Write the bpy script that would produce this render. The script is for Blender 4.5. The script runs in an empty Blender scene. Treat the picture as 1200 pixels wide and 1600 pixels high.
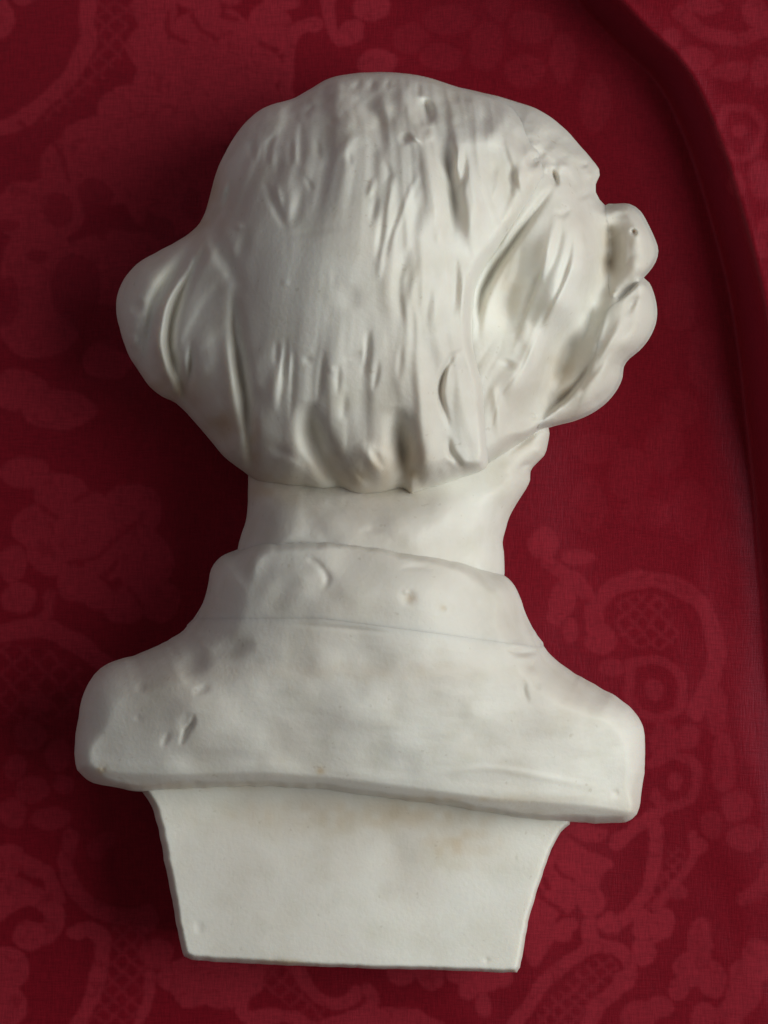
import bpy, math
import numpy as np

# ------------------------------------------------------------------ camera, world, lamps
S = 0.00018            # metres per unit ("unit" = one photo pixel measured on the table plane)
D = 2700.0             # camera height above the cloth, in units
CX, CY = 600.0, 800.0

sc = bpy.context.scene
cam_d = bpy.data.cameras.new('camera')
cam = bpy.data.objects.new('camera', cam_d)
sc.collection.objects.link(cam)
cam.location = (0, 0, D * S)
cam.rotation_euler = (0, 0, 0)
cam_d.sensor_fit = 'VERTICAL'
cam_d.sensor_height = 24
cam_d.lens = 12.0 / (800.0 / D)
cam_d.clip_start = 0.01
cam_d.clip_end = 50
sc.camera = cam

world = bpy.data.worlds.new("World")
sc.world = world
world.use_nodes = True
world.node_tree.nodes['Background'].inputs[0].default_value = (1.0, 0.96, 0.92, 1)
world.node_tree.nodes['Background'].inputs[1].default_value = 0.07

def area(name, az, el, dist, size, size_y, power, color, target=(0, 0, 0.05)):
    d = bpy.data.lights.new(name, 'AREA')
    d.shape = 'RECTANGLE'; d.size = size; d.size_y = size_y
    d.energy = power; d.color = color
    o = bpy.data.objects.new(name, d)
    sc.collection.objects.link(o)
    a, e = math.radians(az), math.radians(el)
    from mathutils import Vector
    v = Vector((math.cos(a) * math.cos(e), math.sin(a) * math.cos(e), math.sin(e)))
    o.location = Vector(target) + v * dist
    o.rotation_euler = (v).to_track_quat('Z', 'Y').to_euler()
    return o
# the window to the right of the chair, and a weaker one beyond its upper left corner
area('window_light', 6, 44, 0.72, 0.50, 0.50, 5.2, (0.965, 1.0, 0.965), (0.0, -0.03, 0.04))
area('far_window_light', 140, 45, 1.5, 0.8, 0.8, 2.1, (0.93, 0.92, 1.0))

sc.view_settings.view_transform = 'Standard'
sc.view_settings.look = 'None'
sc.view_settings.exposure = 0.0
sc.view_settings.gamma = 1.0

# ------------------------------------------------------------------ numeric helpers
rng = np.random.RandomState(7)

def world_pts(px, py, z):
    k = S * (D - z) / D
    return np.stack([(px - CX) * k, (CY - py) * k, z * S], -1)

def catmull(pts, step=7.0, closed=True):
    P = np.array(pts, float)
    n = len(P)
    out = []
    rngi = range(n) if closed else range(n - 1)
    for i in rngi:
        if closed:
            p0, p1, p2, p3 = P[(i - 1) % n], P[i], P[(i + 1) % n], P[(i + 2) % n]
        else:
            p0, p1, p2, p3 = P[max(i - 1, 0)], P[i], P[i + 1], P[min(i + 2, n - 1)]
        m = max(1, int(np.hypot(*(p2 - p1)) / step))
        for k in range(m):
            t = k / m
            out.append(0.5 * ((2 * p1) + (-p0 + p2) * t + (2 * p0 - 5 * p1 + 4 * p2 - p3) * t * t
                              + (-p0 + 3 * p1 - 3 * p2 + p3) * t ** 3))
    if not closed:
        out.append(P[-1])
    return np.array(out)

def seg_dist(X, Y, P, closed=False):
    """distance, along-parameter, side sign and nearest point to a polyline"""
    n = len(P)
    best = np.full(X.shape, 1e18); tt = np.zeros(X.shape); sg = np.ones(X.shape)
    nx = np.zeros(X.shape); ny = np.zeros(X.shape)
    segs = [(P[i], P[(i + 1) % n]) for i in range(n if closed else n - 1)]
    L = [np.hypot(*(b - a)) for a, b in segs]
    tot = sum(L) + 1e-9; acc = 0
    for (a, b), l in zip(segs, L):
        dx, dy = b - a
        t = ((X - a[0]) * dx + (Y - a[1]) * dy) / (l * l + 1e-12)
        t = np.clip(t, 0, 1)
        qx = a[0] + t * dx; qy = a[1] + t * dy
        d2 = (X - qx) ** 2 + (Y - qy) ** 2
        m = d2 < best
        best = np.where(m, d2, best)
        tt = np.where(m, (acc + t * l) / tot, tt)
        sg = np.where(m, np.sign(dx * (Y - a[1]) - dy * (X - a[0])), sg)
        nx = np.where(m, qx, nx); ny = np.where(m, qy, ny)
        acc += l
    return np.sqrt(best), tt, sg, nx, ny

def inside(X, Y, P):
    r = np.zeros(X.shape, bool)
    n = len(P)
    for i in range(n):
        x1, y1 = P[i]; x2, y2 = P[(i + 1) % n]
        if y1 == y2: continue
        c = ((y1 > Y) != (y2 > Y)) & (X < (x2 - x1) * (Y - y1) / (y2 - y1) + x1)
        r ^= c
    return r

def tps(ctrl):
    C = np.array(ctrl, float)
    x, y, v = C[:, 0] / 300, C[:, 1] / 300, C[:, 2]
    n = len(C)
    def phi(r2): return 0.5 * r2 * np.log(r2 + 1e-12)
    K = phi((x[:, None] - x[None]) ** 2 + (y[:, None] - y[None]) ** 2) + np.eye(n) * 0.004
    P = np.stack([np.ones(n), x, y], 1)
    A = np.zeros((n + 3, n + 3)); A[:n, :n] = K; A[:n, n:] = P; A[n:, :n] = P.T
    w = np.linalg.solve(A, np.concatenate([v, [0, 0, 0]]))
    def f(X, Y):
        X = X / 300; Y = Y / 300
        r = w[n] + w[n + 1] * X + w[n + 2] * Y
        for i in range(n):
            r = r + w[i] * phi((X - x[i]) ** 2 + (Y - y[i]) ** 2)
        return r
    return f

def idw(ctrl, p=4.0):
    C = np.array(ctrl, float)
    def f(X, Y):
        num = 0; den = 0
        for cx, cy, v in C:
            w = 1.0 / ((X - cx) ** 2 + (Y - cy) ** 2 + 400) ** (p / 2)
            num = num + w * v; den = den + w
        return num / den
    return f

_lat = rng.rand(256, 256) * 2 - 1
def vnoise(X, Y):
    xi = np.floor(X).astype(int); yi = np.floor(Y).astype(int)
    fx = X - xi; fy = Y - yi
    fx = fx * fx * fx * (fx * (fx * 6 - 15) + 10); fy = fy * fy * fy * (fy * (fy * 6 - 15) + 10)
    a = _lat[xi % 256, yi % 256]; b = _lat[(xi + 1) % 256, yi % 256]
    c = _lat[xi % 256, (yi + 1) % 256]; d = _lat[(xi + 1) % 256, (yi + 1) % 256]
    return (a * (1 - fx) + b * fx) * (1 - fy) + (c * (1 - fx) + d * fx) * fy
def fbm(X, Y, s, o=4, sy=None):
    sy = sy or s
    r = 0; a = 1.0
    for k in range(o):
        r = r + a * vnoise(X / s * 2 ** k + 17.3 * k + 40, Y / sy * 2 ** k + 9.1 * k + 70); a *= 0.5
    return r
def sstep(a, b, x):
    t = np.clip((x - a) / (b - a), 0, 1)
    return t * t * (3 - 2 * t)

def carve(Z, X0, Y0, h, strokes):
    """add grooves (amp<0) and ridges (amp>0) with tapering ends to the height field"""
    ny_, nx_ = Z.shape
    for stk in strokes:
        pts, w, amp = stk[:3]
        P = catmull(pts, 6.0, False) if len(pts) > 1 else np.array([pts[0], (pts[0][0] + .5, pts[0][1])], float)
        pad = w * 3 + 6
        i0 = max(0, int((P[:, 0].min() - pad - X0) / h)); i1 = min(nx_, int((P[:, 0].max() + pad - X0) / h) + 2)
        j0 = max(0, int((P[:, 1].min() - pad - Y0) / h)); j1 = min(ny_, int((P[:, 1].max() + pad - Y0) / h) + 2)
        if i1 <= i0 or j1 <= j0: continue
        gx, gy = np.meshgrid(X0 + np.arange(i0, i1) * h, Y0 + np.arange(j0, j1) * h)
        d, t, s, _, _ = seg_dist(gx, gy, P)
        tap = np.ones_like(t) if len(pts) == 1 else np.sin(np.pi * np.clip(t, 0, 1)) ** 1.25
        ww = w * (0.75 + 0.25 * tap)
        if len(stk) > 3:      # one-sided: a lip that falls back on its far side
            sd = s * d * stk[3]
            Z[j0:j1, i0:i1] += amp * tap * 0.5 * (1 + np.tanh(sd / 2.2)) * np.exp(-(np.maximum(sd, 0) / w) ** 1.5) * sstep(0, .04, t) * sstep(1, .96, t)
        else:
            Z[j0:j1, i0:i1] += amp * tap * np.exp(-(d / ww) ** 2 * 1.1)
    return Z

def blur(Z, n=1):
    for _ in range(n):
        P = np.pad(Z, 1, 'edge')
        Z = (P[:-2, 1:-1] + P[2:, 1:-1] + P[1:-1, :-2] + P[1:-1, 2:] + 4 * P[1:-1, 1:-1]) / 8
    return Z

def smooth_mesh(me):
    me.polygons.foreach_set('use_smooth', np.ones(len(me.polygons), bool)); me.update()

def mesh_from(name, V, F):
    me = bpy.data.meshes.new(name)
    me.vertices.add(len(V)); me.vertices.foreach_set('co', V.astype(np.float32).ravel())
    F = np.asarray(F, np.int32)
    me.loops.add(F.size); me.loops.foreach_set('vertex_index', F.ravel())
    me.polygons.add(len(F))
    me.polygons.foreach_set('loop_start', np.arange(0, F.size, F.shape[1], dtype=np.int32))
    me.update(calc_edges=True); me.validate()
    smooth_mesh(me)
    return me

def link(name, me, mat, parent=None):
    o = bpy.data.objects.new(name, me)
    sc.collection.objects.link(o)
    if mat: me.materials.append(mat)
    if parent: o.parent = parent
    return o

SURF = {}
# old tan stains, plus shade of hollows and ledge painted in tan: x, y, width, height, strength
STAINS_SHADE = [(500, 1205, 7, 6, .8), (692, 950, 5, 4, .6), (640, 935, 9, 8, .35), (160, 1204, 10, 6, .5), (440, 1504, 34, 5, .6), (735, 1262, 10, 6, .6), (720, 1320, 60, 34, .35), (600, 1275, 260, 26, .3),
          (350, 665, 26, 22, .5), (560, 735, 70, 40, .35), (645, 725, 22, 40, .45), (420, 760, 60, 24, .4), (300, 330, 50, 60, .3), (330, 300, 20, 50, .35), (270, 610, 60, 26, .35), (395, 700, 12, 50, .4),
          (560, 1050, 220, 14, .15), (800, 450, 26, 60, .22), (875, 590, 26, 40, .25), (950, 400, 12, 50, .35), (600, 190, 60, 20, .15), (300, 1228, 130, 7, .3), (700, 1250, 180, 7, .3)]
def sculpt(name, outline, eq, E, R, strokes=(), extra=None, h=2.0, bottom=0.9, smooth=1, mat=None, parent=None, zmin=2.0, power=0.5, grow=0.0, host=None, lift=0.4, hoststrokes=(), rough=0.35):
    """closed carved solid: rounded over its outline, relief on the side away from the cloth, full depth below"""
    P = catmull(outline, 7.0)
    if rough and host is None:
        T = np.roll(P, -1, 0) - np.roll(P, 1, 0); T /= np.linalg.norm(T, axis=1)[:, None] + 1e-9
        P = P + np.stack([T[:, 1], -T[:, 0]], 1) * (rough * fbm(P[:, 0], P[:, 1], 16, 2))[:, None]
    if grow:
        T = np.roll(P, -1, 0) - np.roll(P, 1, 0); T /= np.linalg.norm(T, axis=1)[:, None] + 1e-9
        ar = np.sum(P[:, 0] * np.roll(P[:, 1], -1) - P[:, 1] * np.roll(P[:, 0], -1))
        P = P + np.stack([T[:, 1], -T[:, 0]], 1) * grow * (1 if ar > 0 else -1)
    x0, y0 = P.min(0) - 3 * h; x1, y1 = P.max(0) + 3 * h
    xs = np.arange(x0, x1, h); ys = np.arange(y0, y1, h)
    X, Y = np.meshgrid(xs, ys)
    ins = inside(X, Y, P)
    d, _, _, qx, qy = seg_dist(X, Y, P, True)
    Rf = R(X, Y) if callable(R) else R
    eqf = eq(X, Y) if callable(eq) else np.full(X.shape, float(eq))
    u = np.clip(d / Rf, 0, 1)
    e = np.where(ins, (1 - (1 - u) ** 2) ** power, 0)
    Ef = E(X, Y)
    base = eqf + (Ef - eqf) * e
    det = np.zeros_like(base)
    if extra is not None: det = det + extra(X, Y)
    carve(det, x0, y0, h, strokes)
    Z = base + det * sstep(0, 14, d)
    if smooth:
        Zs = blur(np.where(ins, Z, eqf), smooth)
        Z = np.where(d > 2.5 * h, Zs, Z)
    if host is not None:          # a part worked out of another part's surface
        hx0, hy0, hh, HZ = host
        gx = np.clip((X - hx0) / hh, 0, HZ.shape[1] - 1.001); gy = np.clip((Y - hy0) / hh, 0, HZ.shape[0] - 1.001)
        i = gx.astype(int); j = gy.astype(int); tx = gx - i; ty = gy - j
        Z = (HZ[j, i] * (1 - tx) + HZ[j, i + 1] * tx) * (1 - ty) + (HZ[j + 1, i] * (1 - tx) + HZ[j + 1, i + 1] * tx) * ty
        eq0 = eqf.copy()
        lf = lift(X, Y) if callable(lift) else lift
        eqf = np.maximum(eqf, Z - 1.0)
        Z = Z + lf
        base = Z
    SURF[name] = (x0, y0, h, np.where(ins, Z, eqf))
    # cells with at least one corner inside; outside corners slide on to the outline
    c = ins[:-1, :-1] | ins[1:, :-1] | ins[:-1, 1:] | ins[1:, 1:]
    used = np.zeros(ins.shape, bool)
    used[:-1, :-1] |= c; used[1:, :-1] |= c; used[:-1, 1:] |= c; used[1:, 1:] |= c
    rim = used & ~ins
    PX = np.where(rim, qx, X); PY = np.where(rim, qy, Y)
    Zt = np.where(rim, eqf, Z)
    idx = -np.ones(ins.shape, int); idx[used] = np.arange(used.sum())
    top = world_pts(PX[used], PY[used], Zt[used])
    jj, ii = np.nonzero(c)
    a = idx[jj, ii]; b = idx[jj, ii + 1]; cc = idx[jj + 1, ii + 1]; dd = idx[jj + 1, ii]
    Ft = np.stack([a, dd, cc, b], 1)
    # underside
    nb = ins & used
    eqb = eqf if host is None else eq0
    Zb = np.maximum(zmin, eqb - (base - eqb) * bottom)
    bidx = idx.copy(); off = used.sum(); bidx[nb] = off + np.arange(nb.sum())
    kb = S * (D - eqf[nb]) / D
    bot = np.stack([(X[nb] - CX) * kb, (CY - Y[nb]) * kb, Zb[nb] * S], -1)
    a = bidx[jj, ii]; b = bidx[jj, ii + 1]; cc = bidx[jj + 1, ii + 1]; dd = bidx[jj + 1, ii]
    Fb = np.stack([a, b, cc, dd], 1)
    V = np.concatenate([top, bot])
    F = np.concatenate([Ft, Fb])
    me = mesh_from(name, V, F)
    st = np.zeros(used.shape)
    for sx, sy, rx, ry, v in STAINS_SHADE:
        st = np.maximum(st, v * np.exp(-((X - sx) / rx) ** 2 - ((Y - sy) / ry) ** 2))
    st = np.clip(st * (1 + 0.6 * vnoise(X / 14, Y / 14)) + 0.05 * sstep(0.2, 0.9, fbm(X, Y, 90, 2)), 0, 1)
    at = me.attributes.new('stain_shade', 'FLOAT', 'POINT')
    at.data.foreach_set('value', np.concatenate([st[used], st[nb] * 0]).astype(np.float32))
    o = link(name, me, mat, parent)
    return o

# ------------------------------------------------------------------ materials
def nodes(name):
    m = bpy.data.materials.new(name); m.use_nodes = True
    nt = m.node_tree
    return m, nt, nt.nodes['Principled BSDF'], nt.nodes, nt.links

def marble():
    m, nt, bs, N, L = nodes('matt_white_bisque')
    tc = N.new('ShaderNodeTexCoord')
    n1 = N.new('ShaderNodeTexNoise'); n1.inputs['Scale'].default_value = 22; n1.inputs['Detail'].default_value = 5
    n2 = N.new('ShaderNodeTexNoise'); n2.inputs['Scale'].default_value = 95; n2.inputs['Detail'].default_value = 4
    n3 = N.new('ShaderNodeTexNoise'); n3.inputs['Scale'].default_value = 900; n3.inputs['Detail'].default_value = 3
    for n in (n1, n2, n3): L.new(tc.outputs['Object'], n.inputs['Vector'])
    r1 = N.new('ShaderNodeValToRGB')
    r1.color_ramp.elements[0].position = 0.38; r1.color_ramp.elements[0].color = (0.64, 0.60, 0.54, 1)
    r1.color_ramp.elements[1].position = 0.60; r1.color_ramp.elements[1].color = (0.76, 0.74, 0.68, 1)
    L.new(n1.outputs['Fac'], r1.inputs['Fac'])
    r2 = N.new('ShaderNodeValToRGB')
    r2.color_ramp.elements[0].position = 0.28; r2.color_ramp.elements[0].color = (0.86, 0.85, 0.80, 1)
    r2.color_ramp.elements[1].position = 0.52; r2.color_ramp.elements[1].color = (1, 1, 1, 1)
    L.new(n2.outputs['Fac'], r2.inputs['Fac'])
    mx = N.new('ShaderNodeMix'); mx.data_type = 'RGBA'; mx.blend_type = 'MULTIPLY'; mx.inputs['Factor'].default_value = 0.6
    L.new(r1.outputs['Color'], mx.inputs['A']); L.new(r2.outputs['Color'], mx.inputs['B'])
    n4 = N.new('ShaderNodeTexNoise'); n4.inputs['Scale'].default_value = 420; n4.inputs['Detail'].default_value = 2
    L.new(tc.outputs['Object'], n4.inputs['Vector'])
    r4 = N.new('ShaderNodeValToRGB')
    r4.color_ramp.elements[0].position = 0.70; r4.color_ramp.elements[0].color = (1, 1, 1, 1)
    r4.color_ramp.elements[1].position = 0.76; r4.color_ramp.elements[1].color = (0.62, 0.56, 0.48, 1)
    L.new(n4.outputs['Fac'], r4.inputs['Fac'])
    m4 = N.new('ShaderNodeMix'); m4.data_type = 'RGBA'; m4.blend_type = 'MULTIPLY'; m4.inputs['Factor'].default_value = 0.3
    L.new(mx.outputs['Result'], m4.inputs['A']); L.new(r4.outputs['Color'], m4.inputs['B'])
    mx = m4
    at = N.new('ShaderNodeAttribute'); at.attribute_name = 'stain_shade'  # tan spots together with the shade painted into hollows and under the ledge
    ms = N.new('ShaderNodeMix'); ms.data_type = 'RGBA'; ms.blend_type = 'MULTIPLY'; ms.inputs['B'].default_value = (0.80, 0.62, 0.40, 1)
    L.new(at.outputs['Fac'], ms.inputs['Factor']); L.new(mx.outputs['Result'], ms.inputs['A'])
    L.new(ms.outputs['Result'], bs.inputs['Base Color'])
    bs.inputs['Roughness'].default_value = 0.55
    bs.inputs['Specular IOR Level'].default_value = 0.35
    bs.inputs['Subsurface Weight'].default_value = 0.35
    bs.inputs['Subsurface Radius'].default_value = (0.9, 0.65, 0.45)
    bs.inputs['Subsurface Scale'].default_value = 0.0055
    bp = N.new('ShaderNodeBump'); bp.inputs['Strength'].default_value = 0.22; bp.inputs['Distance'].default_value = 0.0004
    L.new(n3.outputs['Fac'], bp.inputs['Height'])
    bp2 = N.new('ShaderNodeBump'); bp2.inputs['Strength'].default_value = 0.10; bp2.inputs['Distance'].default_value = 0.0012
    L.new(n2.outputs['Fac'], bp2.inputs['Height']); L.new(bp.outputs['Normal'], bp2.inputs['Normal'])
    L.new(bp2.outputs['Normal'], bs.inputs['Normal'])
    return m
MARBLE = marble()

def damask():
    m, nt, bs, N, L = nodes('red_damask')
    at = N.new('ShaderNodeAttribute'); at.attribute_name = 'figure'
    tc = N.new('ShaderNodeTexCoord')
    n1 = N.new('ShaderNodeTexNoise'); n1.inputs['Scale'].default_value = 9; n1.inputs['Detail'].default_value = 4
    L.new(tc.outputs['Object'], n1.inputs['Vector'])
    # weave: fine warp and weft threads
    mp = N.new('ShaderNodeMapping'); mp.inputs['Scale'].default_value = (1, 0.12, 1)
    L.new(tc.outputs['Object'], mp.inputs['Vector'])
    w1 = N.new('ShaderNodeTexNoise'); w1.inputs['Scale'].default_value = 2400; w1.inputs['Detail'].default_value = 1
    L.new(mp.outputs['Vector'], w1.inputs['Vector'])
    mp2 = N.new('ShaderNodeMapping'); mp2.inputs['Scale'].default_value = (0.12, 1, 1)
    L.new(tc.outputs['Object'], mp2.inputs['Vector'])
    w2 = N.new('ShaderNodeTexNoise'); w2.inputs['Scale'].default_value = 2400; w2.inputs['Detail'].default_value = 1
    L.new(mp2.outputs['Vector'], w2.inputs['Vector'])
    wm = N.new('ShaderNodeMath'); wm.operation = 'ADD'
    L.new(w1.outputs['Fac'], wm.inputs[0]); L.new(w2.outputs['Fac'], wm.inputs[1])
    mx = N.new('ShaderNodeMix'); mx.data_type = 'RGBA'
    mx.inputs['A'].default_value = (0.150, 0.0040, 0.0092, 1)
    mx.inputs['B'].default_value = (0.220, 0.0120, 0.0205, 1)
    L.new(at.outputs['Fac'], mx.inputs['Factor'])
    r = N.new('ShaderNodeMapRange'); r.inputs['From Min'].default_value = 0.7; r.inputs['From Max'].default_value = 1.3
    r.inputs['To Min'].default_value = 0.84; r.inputs['To Max'].default_value = 1.16
    L.new(wm.outputs[0], r.inputs['Value'])
    mu = N.new('ShaderNodeMix'); mu.data_type = 'RGBA'; mu.blend_type = 'MULTIPLY'; mu.inputs['Factor'].default_value = 1
    L.new(mx.outputs['Result'], mu.inputs['A']); L.new(r.outputs['Result'], mu.inputs['B'])
    L.new(mu.outputs['Result'], bs.inputs['Base Color'])
    ro = N.new('ShaderNodeMapRange'); ro.inputs['To Min'].default_value = 0.42; ro.inputs['To Max'].default_value = 0.64
    L.new(at.outputs['Fac'], ro.inputs['Value']); L.new(ro.outputs['Result'], bs.inputs['Roughness'])
    bs.inputs['Specular IOR Level'].default_value = 0.24
    bs.inputs['Specular Tint'].default_value = (1.0, 0.35, 0.5, 1)
    bs.inputs['Sheen Weight'].default_value = 0.10
    bs.inputs['Sheen Tint'].default_value = (0.9, 0.22, 0.42, 1)
    bp = N.new('ShaderNodeBump'); bp.inputs['Strength'].default_value = 0.35; bp.inputs['Distance'].default_value = 0.00015
    L.new(wm.outputs[0], bp.inputs['Height']); L.new(bp.outputs['Normal'], bs.inputs['Normal'])
    return m
DAMASK = damask()

# ------------------------------------------------------------------ the woven figure of the cloth
def figure_mask(X, Y):
    sh = X.shape
    M = np.zeros(sh)
    def local(x0, y0, x1, y1):
        js, = np.nonzero((Y[:, 0] >= y0) & (Y[:, 0] <= y1)); is_, = np.nonzero((X[0] >= x0) & (X[0] <= x1))
        if len(js) == 0 or len(is_) == 0: return None
        return slice(js[0], js[-1] + 1), slice(is_[0], is_[-1] + 1)
    def put(d, sl, v=1.0):
        a = v * (1 - sstep(-1.8, 1.8, d))
        M[sl] = np.maximum(M[sl], a)
    def cut(d, sl, v=1.0):
        M[sl] = np.minimum(M[sl], 1 - v * (1 - sstep(-1.8, 1.8, d)))
    def st(pts, w, v=1.0, op=put):
        P = catmull(pts, 8, False)
        sl = local(P[:, 0].min() - w, P[:, 1].min() - w, P[:, 0].max() + w, P[:, 1].max() + w)
        if sl is None: return
        d = seg_dist(X[sl], Y[sl], P)[0]
        op(d - w / 2, sl, v)
    def bl(cx, cy, r, ry=None, v=1.0, op=put):
        ry = ry or r
        sl = local(cx - r - 4, cy - ry - 4, cx + r + 4, cy + ry + 4)
        if sl is None: return
        q = np.hypot((X[sl] - cx) / r, (Y[sl] - cy) / ry)
        op((q - 1) * min(r, ry), sl, v)
    def balls(l, v=1.0, op=put):
        for b in l: bl(*b, v=v, op=op)
    def lattice(poly, sp=27.0, w=5.0, ang=47, v=0.55):
        P = catmull(poly, 10)
        sl = local(P[:, 0].min() - 4, P[:, 1].min() - 4, P[:, 0].max() + 4, P[:, 1].max() + 4)
        if sl is None: return
        x, y = X[sl], Y[sl]
        ins = inside(x, y, P)
        dd = seg_dist(x, y, P, True)[0]
        a = math.radians(ang)
        q1 = (x * math.cos(a) + y * math.sin(a)) / sp * 1.35; q2 = (x * math.cos(a) - y * math.sin(a)) / sp * 1.35
        l1 = np.abs(q1 - np.round(q1)) * sp / 1.35; l2 = np.abs(q2 - np.round(q2)) * sp / 1.35
        ln = np.minimum(l1, l2)
        val = v * (1 - sstep(w / 2 - 1.5, w / 2 + 1.5, ln))
        M[sl] = np.where(ins & (dd > 2), np.minimum(np.maximum(M[sl] * 0.15, val), 1), M[sl])
    # ---- lower left
    lattice([(172, 1435), (215, 1440), (235, 1480), (228, 1530), (205, 1612), (135, 1612), (160, 1545), (172, 1490)])
    st([(47, 1462), (78, 1456), (88, 1432), (66, 1404), (30, 1402), (-5, 1425)], 30); bl(45, 1462, 25, 22)
    st([(-10, 1330), (40, 1350), (78, 1375), (90, 1405)], 24, 0.8); balls([(12, 1345, 26), (20, 1395, 34, 26)], 0.85)
    balls([(8, 1515, 36), (12, 1570, 30), (-5, 1590, 30)])
    st([(118, 1458), (138, 1447), (157, 1465), (160, 1500), (150, 1540), (136, 1572), (116, 1612)], 24); bl(122, 1457, 14)
    st([(235, 1520), (232, 1550), (212, 1612)], 16)
    st([(112, 1305), (104, 1355), (130, 1405), (180, 1430), (228, 1424)], 24, 0.7); st([(150, 1330), (170, 1310)], 30, .4)
    balls([(245, 1488, 27, 24), (228, 1440, 18)], 0.75)
    balls([(270, 1528, 26, 22), (300, 1543, 34, 30), (345, 1545, 34, 30), (385, 1530, 30), (320, 1515, 60, 20), (400, 1510, 40, 25), (352, 1560, 20, 16)])
    # ---- bottom middle
    st([(390, 1545), (378, 1580), (400, 1592), (450, 1588), (510, 1606)], 22)
    lattice([(425, 1505), (456, 1512), (482, 1555), (520, 1590), (490, 1598), (440, 1562), (408, 1535)])
    st([(460, 1500), (478, 1540), (505, 1565), (538, 1568), (556, 1556)], 19); bl(556, 1553, 12)
    st([(575, 1545), (582, 1565), (562, 1590), (540, 1608)], 20)
    st([(530, 1602), (590, 1587), (650, 1594), (690, 1615)], 30)
    balls([(628, 1520, 22), (672, 1526, 22), (650, 1512, 30, 16), (712, 1520, 16), (750, 1530, 34, 26), (785, 1528, 15), (735, 1545, 16), (757, 1572, 12, 18), (770, 1510, 34, 14)])
    # ---- lower right
    lattice([(1045, 1318), (1072, 1330), (1066, 1372), (1040, 1402), (1012, 1430), (988, 1447), (984, 1436), (1012, 1402), (1036, 1352)], 22)
    lattice([(925, 1498), (957, 1493), (970, 1510), (955, 1532), (930, 1557), (900, 1612), (820, 1612), (862, 1556)], 24)
    st([(970, 1312), (990, 1295), (1014, 1276), (1030, 1268)], 20); bl(968, 1312, 15)
    st([(1020, 1282), (1028, 1310), (1025, 1350), (1010, 1390), (985, 1425), (962, 1446)], 20); bl(949, 1441, 15)
    st([(1078, 1305), (1082, 1340), (1066, 1372), (1045, 1396), (1022, 1420)], 14, .8); balls([(1088, 1322, 14), (1062, 1396, 14, 11)], .75)
    balls([(1020, 1452, 30, 22), (1034, 1438, 18), (1008, 1485, 16, 22), (1002, 1436, 14)])
    st([(925, 1438), (922, 1462), (935, 1478)], 22)
    st([(795, 1612), (830, 1563), (870, 1518), (912, 1487), (952, 1477), (982, 1493), (984, 1522), (966, 1543), (940, 1564), (918, 1600)], 22)
    bl(975, 1530, 17); bl(912, 1300, 36, 14); bl(880, 1305, 26, 22)
    balls([(918, 1352, 32, 24), (944, 1350, 13, 12), (890, 1340, 30, 26), (905, 1378, 34, 24), (925, 1405, 20, 24), (880, 1400, 26, 24),
           (862, 1365, 26, 30), (845, 1420, 28, 26), (838, 1462, 26, 34), (868, 1455, 24, 16), (888, 1442, 15, 12), (836, 1494, 13, 16)])
    for c in ([(893, 1308), (912, 1318), (948, 1312)], [(866, 1352), (878, 1370), (895, 1376)], [(845, 1400), (862, 1414), (880, 1424)],
              [(900, 1418), (892, 1428)], [(858, 1388), (850, 1372)]):
        st(c, 8, 0.9, cut)
    balls([(1096, 1475, 20, 42), (1080, 1515, 26, 28), (1115, 1530, 22, 30), (1062, 1545, 18), (1160, 1545, 30, 42), (1185, 1500, 26, 34),
           (1140, 1585, 24), (1000, 1585, 30, 24), (1030, 1572, 22, 18), (1100, 1590, 20)], .75)
    st([(1120, 1470), (1140, 1520), (1120, 1570)], 8, .8, cut); st([(1165, 1400), (1185, 1390), (1200, 1360)], 24, .5)
    # ---- right side
    lattice([(960, 945), (985, 925), (1020, 925), (1052, 950), (1060, 990), (1040, 1015), (1000, 1015), (965, 990)], 26, v=.5)
    st([(940, 1000), (928, 960), (950, 922), (1000, 905), (1055, 914), (1098, 952), (1116, 1000), (1112, 1060), (1085, 1110)], 26, .65); bl(940, 1000, 24, v=.75)
    st([(858, 880), (895, 905), (915, 925)], 22, .6); balls([(880, 935, 22, 28), (892, 985, 14, 22), (870, 960, 14), (850, 850, 24), (905, 870, 26, 14)], .7)
    st([(985, 1040), (1030, 1032), (1062, 1060), (1065, 1100), (1030, 1125), (995, 1110), (982, 1070), (985, 1040)], 15, .6)
    balls([(1022, 1078, 15), (955, 1045, 20, 14), (1040, 1160, 24, 30), (1075, 1150, 20)], .55)
    st([(1020, 1195), (1050, 1180), (1085, 1200), (1088, 1240), (1050, 1262), (1022, 1240)], 16, .6); bl(1052, 1222, 13, v=.6)
    balls([(1120, 1110, 18, 40), (1130, 1190, 20, 46), (1150, 1260, 24), (1110, 1290, 20), (1165, 1310, 30, 20)], .5)
    balls([(930, 700, 36, 22), (985, 740, 34, 40), (1040, 700, 30, 40), (1010, 800, 40, 26), (920, 790, 30, 40), (1080, 800, 26, 50), (1060, 640, 30, 30), (1100, 560, 26, 50), (1060, 480, 26, 40)], .2)
    for c in ([(900, 720), (980, 700), (1040, 760)], [(960, 820), (1020, 760), (1060, 700)], [(1040, 560), (1080, 640)]):
        st(c, 10, .5, cut)
    # ---- left side
    lattice([(-20, 1012), (50, 1008), (110, 1028), (145, 1062), (125, 1100), (62, 1130), (-20, 1112)], 36, 6, 45, .5)
    st([(-20, 992), (60, 980), (115, 1002), (170, 1040)], 28, .8); st([(75, 930), (78, 955), (52, 975), (10, 985)], 18, .7); bl(30, 935, 26, v=.8)
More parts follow.
